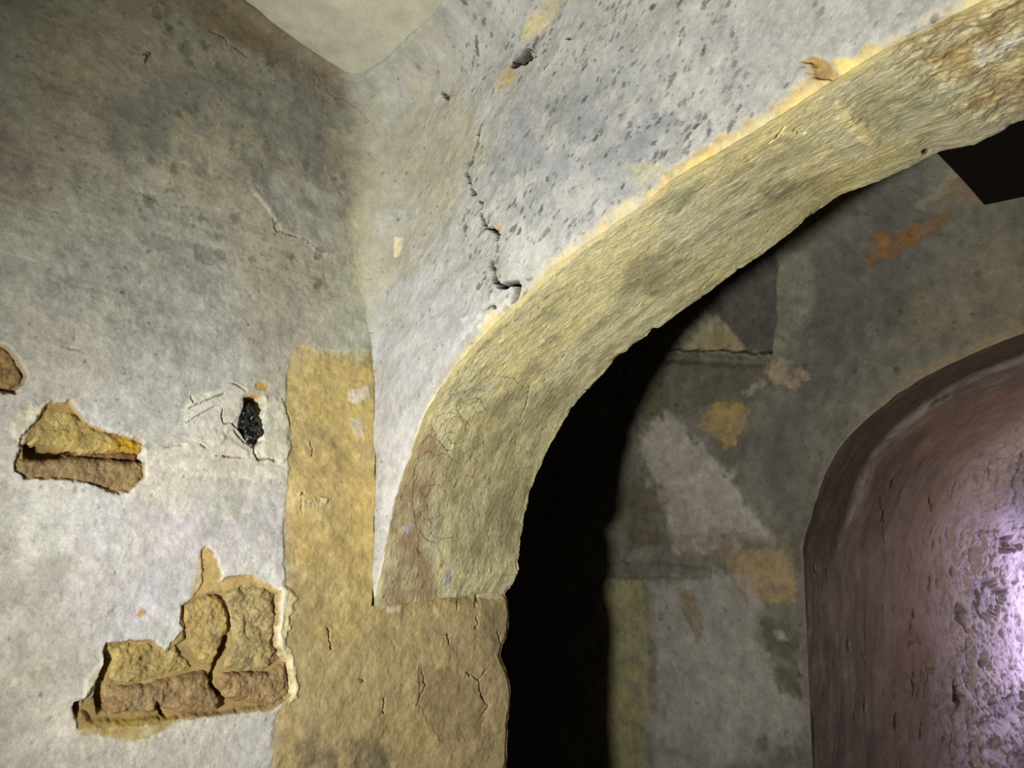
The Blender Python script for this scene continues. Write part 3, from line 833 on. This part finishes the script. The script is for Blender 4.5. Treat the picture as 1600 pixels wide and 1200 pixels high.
w2.paint([(1425, 325), (1455, 300), (1485, 265), (1500, 272), (1470, 305), (1440, 330)], (184, 178, 152), 0.7, 0.010, 0.016, 0.030, 420, 0.42)
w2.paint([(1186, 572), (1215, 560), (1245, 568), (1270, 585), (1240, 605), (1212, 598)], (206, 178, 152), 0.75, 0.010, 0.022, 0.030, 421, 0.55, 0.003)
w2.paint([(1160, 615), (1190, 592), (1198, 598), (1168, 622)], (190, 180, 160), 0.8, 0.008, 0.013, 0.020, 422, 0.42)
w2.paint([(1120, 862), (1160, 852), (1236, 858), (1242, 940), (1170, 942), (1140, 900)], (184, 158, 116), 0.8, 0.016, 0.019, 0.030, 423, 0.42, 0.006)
w2.paint([(1060, 838), (1130, 825), (1245, 845), (1250, 862), (1130, 858), (1040, 868)], (132, 122, 100), 0.7, 0.026, 0.032, 0.040, 424, 0.42)  # shade by the springer ridge, put into the colour
w2.paint([(940, 876), (1060, 880), (1150, 888), (1140, 908), (1000, 908), (940, 905)], (110, 106, 94), 0.7, 0.026, 0.016, 0.040, 425, 0.42)  # dark band's shade painted as a tint over its groove
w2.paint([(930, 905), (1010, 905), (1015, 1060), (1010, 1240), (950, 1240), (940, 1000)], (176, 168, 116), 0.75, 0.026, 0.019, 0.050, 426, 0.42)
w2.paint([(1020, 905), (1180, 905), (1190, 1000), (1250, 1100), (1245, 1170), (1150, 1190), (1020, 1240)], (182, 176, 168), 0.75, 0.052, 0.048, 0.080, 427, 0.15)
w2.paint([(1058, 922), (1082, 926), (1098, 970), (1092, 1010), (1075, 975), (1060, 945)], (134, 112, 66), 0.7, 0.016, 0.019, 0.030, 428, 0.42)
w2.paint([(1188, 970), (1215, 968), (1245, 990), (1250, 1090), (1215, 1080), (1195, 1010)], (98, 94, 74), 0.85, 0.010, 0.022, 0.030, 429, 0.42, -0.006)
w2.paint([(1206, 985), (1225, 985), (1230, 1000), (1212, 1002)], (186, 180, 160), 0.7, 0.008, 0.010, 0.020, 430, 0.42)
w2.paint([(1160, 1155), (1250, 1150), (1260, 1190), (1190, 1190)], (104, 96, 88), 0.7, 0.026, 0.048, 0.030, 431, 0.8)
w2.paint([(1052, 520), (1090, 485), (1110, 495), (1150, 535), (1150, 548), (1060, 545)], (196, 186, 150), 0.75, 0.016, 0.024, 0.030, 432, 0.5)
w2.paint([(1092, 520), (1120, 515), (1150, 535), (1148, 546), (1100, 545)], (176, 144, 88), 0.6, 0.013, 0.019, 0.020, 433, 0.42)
# shallow niche above a ledge, left of the pale strip
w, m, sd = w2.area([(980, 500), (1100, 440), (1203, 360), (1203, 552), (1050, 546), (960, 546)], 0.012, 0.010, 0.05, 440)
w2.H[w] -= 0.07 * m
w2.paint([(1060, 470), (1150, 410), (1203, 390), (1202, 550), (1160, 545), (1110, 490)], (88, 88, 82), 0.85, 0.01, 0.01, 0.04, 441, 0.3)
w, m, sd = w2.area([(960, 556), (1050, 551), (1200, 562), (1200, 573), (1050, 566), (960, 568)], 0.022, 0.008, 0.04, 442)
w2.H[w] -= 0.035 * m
w, m, sd = w2.area([(940, 878), (1060, 882), (1110, 888), (1110, 902), (1000, 904), (940, 902)], 0.012, 0.006, 0.03, 443)
w2.H[w] -= 0.02 * m
for k, (ln, wd) in enumerate((([(1245, 858), (1247, 880), (1244, 900)], 0.010), ([(1256, 880), (1258, 900)], 0.008), ([(1222, 523), (1225, 530)], 0.010), ([(1354, 401), (1358, 404)], 0.010), ([(1235, 835), (1245, 850)], 0.005), ([(1142, 640), (1166, 612)], 0.004))):
    w2.line(ln, wd, 0.03, seed=450 + k)
w2.spots(500, (-0.9, 1.6, -1.2, 1.6), (0.004, 0.018), (90, 88, 80), 0.5, 0.003, seed=460)
w2.spots(200, (-0.9, 1.6, -1.2, 1.6), (0.004, 0.014), (255, 250, 235), 0.0, -0.002, seed=461)

PH2 = np.concatenate([np.linspace(0, 1.45, 300, endpoint=False), np.linspace(1.45, math.pi, 60)])
ex, ez = edge2_curve(PH2)
colx = np.concatenate([span((-2.6, -1.05, 0.1), (-1.05, X2 - 0.0005, 0.006)), ex, [3.6]])
k0 = len(colx) - len(ex) - 1
colz = np.concatenate([np.full(k0, FLOOR), ez, [FLOOR]])
colz[len(colx) - len(ex) - 1 + len(ex) - 1] = FLOOR
colx[k0 - 1] = X2
r1, r2_ = np.linspace(0, 1, 400, endpoint=False), np.linspace(1.0, 3.2, 300)
sv = np.concatenate([colz[:, None] + (1.0 - colz[:, None]) * r1[None, :], np.broadcast_to(r2_[None, :], (len(colx), 300))], 1)
su = np.broadcast_to(colx[:, None], sv.shape)
B, Nn = s2_base(su, sv)
k0 = len(colx) - len(ex) - 1
te = np.gradient(ex) / np.hypot(np.gradient(ex), np.gradient(ez))
tfull = np.ones(len(colx))
tfull[k0:k0 + len(ex)] = np.clip(te, 0.05, 1)
ded, _ = seg_dist(su, sv, np.concatenate([[[X2, FLOOR]], np.stack([ex, ez], -1)[::8]]))
Hh = w2.sample(w2.H, su, sv) * sstep(0, 0.03, ded)
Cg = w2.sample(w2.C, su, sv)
e2 = (sstep(0.05, 0.0, ded + 0.01 * fbm(su, sv, 0.05, 470, 3)) * sstep(0.35, 0.6, su) * 0.5)[..., None]
Cg = Cg * (1 - e2) + lin((170, 156, 122)) * e2
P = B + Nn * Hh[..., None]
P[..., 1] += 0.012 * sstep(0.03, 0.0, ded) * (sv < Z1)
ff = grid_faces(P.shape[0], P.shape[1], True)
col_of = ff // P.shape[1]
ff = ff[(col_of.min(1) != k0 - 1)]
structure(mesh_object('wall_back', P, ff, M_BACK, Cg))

# ------------------------------------------------------------------ passage behind the far arch
dn = np.linspace(FLOOR, SPR2, 230, endpoint=False)
pp = np.linspace(0, math.pi, 420)
cx_, cz_ = edge2_curve(pp)
pathx = np.concatenate([np.full(230, X2), cx_, np.full(40, cx_[-1])])
pathz = np.concatenate([dn, cz_, np.linspace(SPR2, FLOOR, 40)])
ps = np.concatenate([[0], np.cumsum(np.hypot(np.diff(pathx), np.diff(pathz)))])
pv = span((0, 0.5, 0.0065), (0.5, 4.2, 0.0085), (4.2, 5.4, 0.03))
wp = Sheet(ps, pv, None, (160, 146, 138))
tx, tz = np.gradient(pathx), np.gradient(pathz)
ln_ = np.hypot(tx, tz)
nrm = np.stack([tz / ln_, 0 * tx, -tx / ln_], -1)[:, None, :]
base = np.stack([np.broadcast_to(pathx[:, None], wp.U.shape), Y2 + 0.012 + wp.V, np.broadcast_to(pathz[:, None], wp.U.shape)], -1)
_ppx, _ppy = project(base)
_vis = (wp.U < 4.1)


def hitp(x, y):
    k = np.argmin(np.where(_vis, (_ppx - x) ** 2 + (_ppy - y) ** 2, 1e12))
    i, j = np.unravel_index(k, _ppx.shape)
    return wp.us[i], wp.vs[j]


wp.hit = hitp
U, V = wp.U, wp.V
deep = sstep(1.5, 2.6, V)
big = fbm(U, V, 0.5, 501, 4)
mid = fbm(U, V, 0.16, 502, 5, 0.6)
drip = fbm(U, V, 0.08, 503, 5, 0.6, ang=0.1, stretch=4)
rub = np.abs(fbm(U, V, 0.22, 504, 5, 0.55, stretch=0.8))
wp.H += 0.015 * big + (0.006 + 0.02 * deep) * mid + 0.004 * drip + deep * (0.05 * (0.5 - rub))
wp.tone(1 + 0.22 * mid + 0.18 * drip)
# reveal inside the arch, shade painted brown; added shading step to rougher narrower barrel
UR = U - (SPR2 - FLOOR)   # run above the springing
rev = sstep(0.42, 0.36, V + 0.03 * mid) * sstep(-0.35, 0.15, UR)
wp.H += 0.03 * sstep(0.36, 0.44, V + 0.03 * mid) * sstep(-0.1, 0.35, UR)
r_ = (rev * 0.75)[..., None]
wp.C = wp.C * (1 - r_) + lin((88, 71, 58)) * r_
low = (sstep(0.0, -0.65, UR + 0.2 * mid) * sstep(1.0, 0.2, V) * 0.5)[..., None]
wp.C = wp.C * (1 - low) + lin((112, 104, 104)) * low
wp.paint([(1345, 760), (1380, 690), (1440, 660), (1440, 720), (1390, 790), (1375, 850), (1345, 850)], (128, 104, 88), 0.6, 0.04, 0.03, 0.08, 510, 0.3)
wp.paint([(1440, 640), (1600, 590), (1600, 660), (1500, 680), (1440, 720)], (176, 142, 124), 0.5, 0.06, 0.05, 0.1, 511, 0.4)
wp.paint([(1370, 880), (1400, 780), (1470, 760), (1500, 860), (1480, 1000), (1400, 1050)], (172, 150, 138), 0.6, 0.06, 0.05, 0.1, 512, 0.4)
wp.paint([(1380, 1000), (1470, 990), (1450, 1150), (1380, 1150)], (148, 122, 104), 0.5, 0.06, 0.05, 0.1, 513, 0.4)
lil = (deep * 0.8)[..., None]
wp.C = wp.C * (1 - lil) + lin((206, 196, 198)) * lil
for k, pg in enumerate(([(1556, 842), (1575, 835), (1592, 850), (1588, 860), (1562, 864)], [(1512, 920), (1540, 905), (1570, 930), (1560, 960), (1530, 966), (1515, 945)], [(1486, 1060), (1510, 1100), (1490, 1140)],
                        [(1492, 945), (1510, 960), (1510, 985), (1490, 970)], [(1545, 1100), (1600, 1080), (1600, 1110), (1560, 1140)], [(1588, 700), (1600, 690), (1600, 860), (1592, 840)])):
    w, m, sd = wp.area(pg, 0.02, 0.02, 0.06, 520 + k)
    wp.H[w] -= 0.06 * m
    wp.C[w] *= 1 - 0.35 * m[..., None]
for k, (ln, wd) in enumerate((([(1365, 770), (1375, 810), (1378, 850), (1380, 890)], 0.008), ([(1275, 885), (1278, 898)], 0.012), ([(1292, 888), (1294, 896)], 0.012), ([(1442, 775), (1450, 795), (1462, 770)], 0.02), ([(1416, 880), (1420, 900)], 0.01), ([(1345, 1015), (1352, 1040)], 0.012), ([(1447, 1055), (1443, 1090)], 0.02), ([(1482, 930), (1490, 960), (1488, 1080), (1490, 1160)], 0.015), ([(1248, 935), (1252, 945)], 0.012))):
    wp.line(ln, wd, 0.03, seed=530 + k)
wp.spots(500, (0.6, 4.1, 0.4, 3.6), (0.01, 0.05), (120, 110, 112), 0.5, 0.02, stretch=1.4, seed=540, dens=lambda u, v: min(1, v / 2.5))
wp.spots(400, (0.6, 4.1, 1.2, 3.6), (0.01, 0.06), (255, 255, 255), 0.0, -0.02, stretch=1.4, seed=541)
wp.H *= sstep(0, 0.05, V)
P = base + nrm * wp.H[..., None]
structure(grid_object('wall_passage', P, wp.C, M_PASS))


# ------------------------------------------------------------------ ceiling, floor and the unseen sides of the room
def plain(name, us, vs, fn, color, mat, amp=0.006, flip=False, seed=0, tint=None):
    A, B_ = np.meshgrid(us, vs, indexing='ij')
    hgt = amp * (fbm(A, B_, 0.4, seed, 4) * 1.5 + 0.5 * fbm(A, B_, 0.1, seed + 1, 4))
    c = np.ones(A.shape + (3,)) * lin(color) * (1 + 0.12 * fbm(A, B_, 0.15, seed + 2, 5, 0.6) + 0.06 * fbm(A, B_, 0.03, seed + 3, 4))[..., None]
    if tint is not None:
        c = tint(A, B_, c)
    return structure(grid_object(name, fn(A, B_, hgt), c, mat, flip))


plain('ceiling', span((-0.3, 1.2, 0.008), (1.2, 4.8, 0.08)), span((-4.3, -1.6, 0.08), (-1.6, 0.65, 0.008)), lambda a, b, h: np.stack([a, b, ceil_z(a, np.minimum(b, 0)) - h], -1), (192, 190, 172), M_CEIL, 0.008, True, 601)
plain('floor', span((-2.7, 4.8, 0.05)), span((-4.3, 7.8, 0.05)), lambda a, b, h: np.stack([a, b, FLOOR + h], -1), (120, 112, 98), M_FLOOR, 0.008, False, 611)
plain('wall_right', span((-4.3, 2.5, 0.06)), span((FLOOR, 1.8, 0.06)), lambda a, b, h: np.stack([4.75 - h, a, b], -1), (150, 146, 136), M_WALL, 0.01, True, 621)
plain('wall_near', span((-0.2, 4.8, 0.06)), span((FLOOR, 1.8, 0.06)), lambda a, b, h: np.stack([a, -4.2 + h, b], -1), (150, 146, 136), M_WALL, 0.01, True, 631)
plain('wall_end', span((0.0, 3.6, 0.05)), span((FLOOR, 1.2, 0.05)), lambda a, b, h: np.stack([a, 7.75 - h, b], -1), (120, 108, 110), M_PASS, 0.02, False, 641)


# ------------------------------------------------------------------ loose-edged rubble stones in the bare places
def stone(name, label, px, base_x, proud, color, seed, cat='stone', group=None, tilt=(0, 0), spot=None, step_=0.0028, grow=0.007, warp=0.006):
    """one rough stone whose outline on wall_left is px; face stands at x = proud, body goes back to x = base_x"""
    p = np.array([L_hit(*q) for q in px])
    u = np.arange(p[:, 0].min() - 0.018, p[:, 0].max() + 0.018, step_)
    v = np.arange(p[:, 1].min() - 0.018, p[:, 1].max() + 0.018, step_)
    A, B_ = np.meshgrid(u, v, indexing='ij')
    sd = poly_sdf(A, B_, p) + warp * fbm(A, B_, 0.03, seed, 5, 0.6)
    sd = sd - grow
    keep = sd < 0.001
    r = 0.018
    dome = np.sqrt(np.clip(1 - (1 - np.clip(-sd / r, 0, 1)) ** 2, 0, 1))
    cx, cy = p.mean(0)
    face = proud + tilt[0] * (A - cx) + tilt[1] * (B_ - cy) + 0.010 * fbm(A, B_, 0.05, seed + 1, 5, 0.6) + 0.003 * fbm(A, B_, 0.014, seed + 2, 4, 0.7)
    Xs = base_x + (face - base_x) * dome
    front = np.stack([Xs, A, B_], -1)
    back = front.copy()
    back[..., 0] = base_x - 0.004
    f1 = grid_faces(len(u), len(v), False, keep)
    f2 = grid_faces(len(u), len(v), True, keep) + len(u) * len(v)
    c = np.ones(A.shape + (3,)) * lin(color)
    n = fbm(A, B_, 0.03, seed + 3, 5, 0.65)
    c = c * (1 + 0.28 * n + 0.16 * fbm(A, B_, 0.008, seed + 4, 3))[..., None]
    gq = sstep(0.1, 0.8, fbm(A, B_, 0.045, seed + 6, 5, 0.65))[..., None] * 0.55
    c = c * (1 - gq) + lin((178, 164, 134)) * gq
    if spot is not None:
        k = np.clip(sstep(spot[2], 0, np.hypot(A - L_hit(*spot[0])[0], B_ - L_hit(*spot[0])[1]) + 0.02 * n), 0, 1)[..., None]
        c = c * (1 - k) + lin(spot[1]) * k
    V_ = np.concatenate([front.reshape(-1, 3), back.reshape(-1, 3)])
    F_ = np.concatenate([f1, f2])
    used, inv = np.unique(F_, return_inverse=True)
    C_ = np.concatenate([c.reshape(-1, 3)] * 2)
    o = mesh_object(name, V_[used], inv.reshape(F_.shape), M_STONE, C_[used])
    return tag(o, label, cat, group)


stone('rubble_stone', 'bright yellow sloping stone in the upper half of the left bare patch',
      [(56, 692), (60, 664), (74, 642), (94, 632), (112, 632), (128, 652), (146, 668), (170, 677), (204, 686), (224, 694), (222, 705), (180, 703), (132, 706), (96, 694)],
      -0.04, -0.012, (206, 184, 116), 700, tilt=(0, -0.12), spot=((206, 696), (232, 186, 62), 0.075))
stone('rubble_stone', 'flat tan stone along the bottom of the left bare patch',
      [(30, 717), (70, 720), (132, 717), (178, 718), (224, 729), (228, 746), (204, 765), (168, 764), (136, 753), (102, 745), (44, 745), (31, 735)],
      -0.04, -0.010, (178, 152, 112), 710, tilt=(0, 0.10))
stone('rubble_stone', 'thin brown stone sliver wedged between the yellow and the tan stone',
      [(104, 716), (128, 706), (180, 704), (222, 705), (224, 722), (180, 715), (135, 715)], -0.06, -0.030, (160, 124, 84), 720)
stone('rubble_stone', 'brown stone in the left wall, above and left of the sloping yellow stone',
      [(-28, 534), (4, 541), (18, 549), (28, 566), (37, 586), (34, 600), (20, 608), (-28, 600)], -0.06, -0.014, (176, 146, 98), 730, grow=0.010)
stone('rubble_stone', 'long brown ledge stone along the bottom of the large bare patch',
      [(164, 1066), (200, 1072), (240, 1066), (290, 1054), (326, 1050), (334, 1072), (346, 1092), (340, 1112), (300, 1118), (262, 1112), (250, 1098), (246, 1116), (180, 1118), (172, 1108)],
      -0.04, 0.000, (182, 154, 112), 740, tilt=(0, -0.14), grow=0.002)
stone('rubble_stone', 'yellow stone above the left end of the brown ledge stone',
      [(170, 1008), (204, 1004), (244, 1005), (258, 1022), (278, 1004), (290, 1024), (304, 1044), (286, 1052), (240, 1064), (200, 1070), (176, 1064), (180, 1032)],
      -0.04, -0.010, (208, 186, 122), 750, grow=0.003)
stone('rubble_stone', 'reddish brown stone at the right end of the large bare patch',
      [(356, 1050), (400, 1052), (430, 1046), (450, 1034), (458, 1080), (446, 1092), (424, 1104), (380, 1100), (356, 1092), (344, 1070)],
      -0.04, -0.004, (188, 158, 114), 760, tilt=(0, -0.14), grow=0.002)
stone('rubble_stone', 'pale knobbly stone in the upper right of the large bare patch',
      [(368, 1000), (362, 960), (356, 936), (372, 916), (402, 912), (436, 926), (432, 972), (430, 1006), (448, 1032), (426, 1044), (392, 1050), (352, 1046), (364, 1022)],
      -0.04, -0.008, (198, 178, 128), 770, grow=0.003)
stone('rubble_stone', 'ochre stone left of the dark slanting gap in the large bare patch',
      [(290, 950), (312, 934), (334, 928), (352, 938), (360, 964), (358, 990), (346, 1020), (334, 1042), (318, 1036), (304, 1016), (292, 996), (286, 975)],
      -0.04, -0.006, (206, 180, 112), 780, grow=0.002)
stone('mortar_plug', 'cream mortar plug with a tiny nail hole on the yellow band',
      [(468, 780), (474, 773), (492, 772), (516, 772), (522, 780), (518, 790), (500, 796), (474, 800), (468, 792)], -0.012, 0.006, (226, 210, 160), 800, cat='mortar plug', grow=0.0, warp=0.0015)


# ------------------------------------------------------------------ black wad in the narrow hole
def blob(name, centres, mat, sub=4, seed=0, parent=None, amp=0.004):
    """lumpy closed body: a sphere pushed out by several overlapping balls"""
    import bmesh
    bm = bmesh.new()
    bmesh.ops.create_icosphere(bm, subdivisions=sub, radius=1)
    dirs = np.array([v.co[:] for v in bm.verts])
    cen = np.array([c[:3] for c in centres])
    rad = np.array([c[3] for c in centres])
    mid_ = cen.mean(0)
    out = np.zeros(len(dirs))
    for c, r in zip(cen - mid_, rad):
        b = dirs @ c
        disc = b * b - (c @ c - r * r)
        out = np.maximum(out, np.where(disc > 0, b + np.sqrt(np.maximum(disc, 0)), 0))
    out = np.maximum(out, rad.min() * 0.4)
    out += amp * fbm(dirs[:, 0] * 2 + dirs[:, 2], dirs[:, 1] * 2 - dirs[:, 2], 0.5, seed, 4)
    for v, d, k in zip(bm.verts, dirs, out):
        v.co = Vector(d * k + mid_)
    me = bpy.data.meshes.new(name)
    bm.to_mesh(me)
    bm.free()
    me.polygons.foreach_set('use_smooth', np.ones(len(me.polygons), bool))
    me.materials.append(mat)
    o = bpy.data.objects.new(name, me)
    sc.collection.objects.link(o)
    if parent:
        o.parent = parent
    return o


def simple(name, color, rough, spec=0.5, noise=60, bump=0.3):
    m = bpy.data.materials.new(name)
    m.use_nodes = True
    N, L = m.node_tree.nodes, m.node_tree.links
    b = N['Principled BSDF']
    b.inputs['Roughness'].default_value = rough
    b.inputs['Specular IOR Level'].default_value = spec
    n = N.new('ShaderNodeTexNoise')
    n.inputs['Scale'].default_value = noise
    n.inputs['Detail'].default_value = 5
    r = N.new('ShaderNodeValToRGB')
    c = lin(color)
    r.color_ramp.elements[0].color = (*(c * 0.6), 1)
    r.color_ramp.elements[1].color = (*np.minimum(c * 1.4, 1), 1)
    L.new(n.outputs['Fac'], r.inputs['Fac'])
    L.new(r.outputs['Color'], b.inputs['Base Color'])
    bp = N.new('ShaderNodeBump')
    bp.inputs['Strength'].default_value = bump
    bp.inputs['Distance'].default_value = 0.004
    L.new(n.outputs['Fac'], bp.inputs['Height'])
    L.new(bp.outputs['Normal'], b.inputs['Normal'])
    return m


M_BLACK = simple('glossy_black_plastic', (12, 12, 16), 0.12, 0.9, 90, 0.3)
M_HATCH = simple('dark_boards', (24, 17, 12), 0.85, 0.1, 12, 0.4)
M_RUST = simple('rusty_iron', (70, 44, 30), 0.8, 0.3, 300, 0.4)


def Lp(px, py, x):
    y, z = L_hit(px, py)
    return (x, y, z)


wad = blob('plastic_wad', [Lp(386, 664, -0.010) + (0.022,), Lp(390, 648, -0.014) + (0.020,), Lp(394, 676, -0.010) + (0.024,), Lp(402, 664, -0.012) + (0.016,), Lp(396, 634, -0.050) + (0.018,), Lp(400, 684, -0.036) + (0.016,)], M_BLACK, 5, 900, amp=0.011)
tag(wad, 'crumpled glossy black wad stuffed into the narrow hole in the left wall', 'wad')

# ------------------------------------------------------------------ rusty nail high on the left wall
def tube(name, pts, r, mat, n=8):
    pts = np.array(pts, float)
    V_, F_ = [], []
    for k, p in enumerate(pts):
        d = pts[min(k + 1, len(pts) - 1)] - pts[max(k - 1, 0)]
        d /= np.linalg.norm(d)
        a = np.cross(d, (0.3, 0.2, 0.9))
        a /= np.linalg.norm(a)
        b = np.cross(d, a)
        for j in range(n):
            t = 2 * math.pi * j / n
            V_.append(p + (a * math.cos(t) + b * math.sin(t)) * (r[k] if hasattr(r, '__len__') else r))
    for k in range(len(pts) - 1):
        for j in range(n):
            F_.append((k * n + j, k * n + (j + 1) % n, (k + 1) * n + (j + 1) % n, (k + 1) * n + j))
    return mesh_object(name, V_, F_, mat)


nail = tube('nail', [Lp(226, 106, -0.01), Lp(226, 96, 0.004), Lp(226, 88, 0.012), Lp(221, 88, 0.014), Lp(219, 89, 0.012)], [0.001, 0.0018, 0.0022, 0.002, 0.001], M_RUST)
tag(nail, 'small bent rusty nail sticking out of the grey upper left wall', 'nail')

# ------------------------------------------------------------------ dark hatch in the vault over the far arch
c0, c1 = np.array(hit2(1540, 318)), np.array(hit2(1470, 240))
ka, kb = np.meshgrid(np.linspace(0, 1, 60), np.linspace(0, 1, 60), indexing='ij')
A = c0[0] + 0.95 * ka + (c1[0] - c0[0]) * kb * 1.4
B_ = c0[1] + (c1[1] - c0[1]) * kb * 1.4
bb, nn = s2_base(A, B_)
groove = np.abs((ka * 6) % 1 - 0.5) * 2
fr = bb + nn * (0.030 - 0.006 * (groove > 0.93))[..., None]
bk = bb - nn * 0.004
ring_f, nV = [], 60 * 60
idx = np.arange(nV).reshape(60, 60)
border = np.concatenate([idx[:, 0], idx[-1, 1:], idx[-2::-1, -1], idx[0, -2:0:-1]])
nb = np.roll(border, -1)
side = np.stack([border, border + nV, nb + nV, nb], -1)
Fh = np.concatenate([grid_faces(60, 60, True), grid_faces(60, 60, False) + nV, side])
hatch = mesh_object('vault_hatch', np.concatenate([fr.reshape(-1, 3), bk.reshape(-1, 3)]), Fh, M_HATCH, None, False)
tag(hatch, 'dark rectangular hatch in the vault above the far arch', 'hatch')
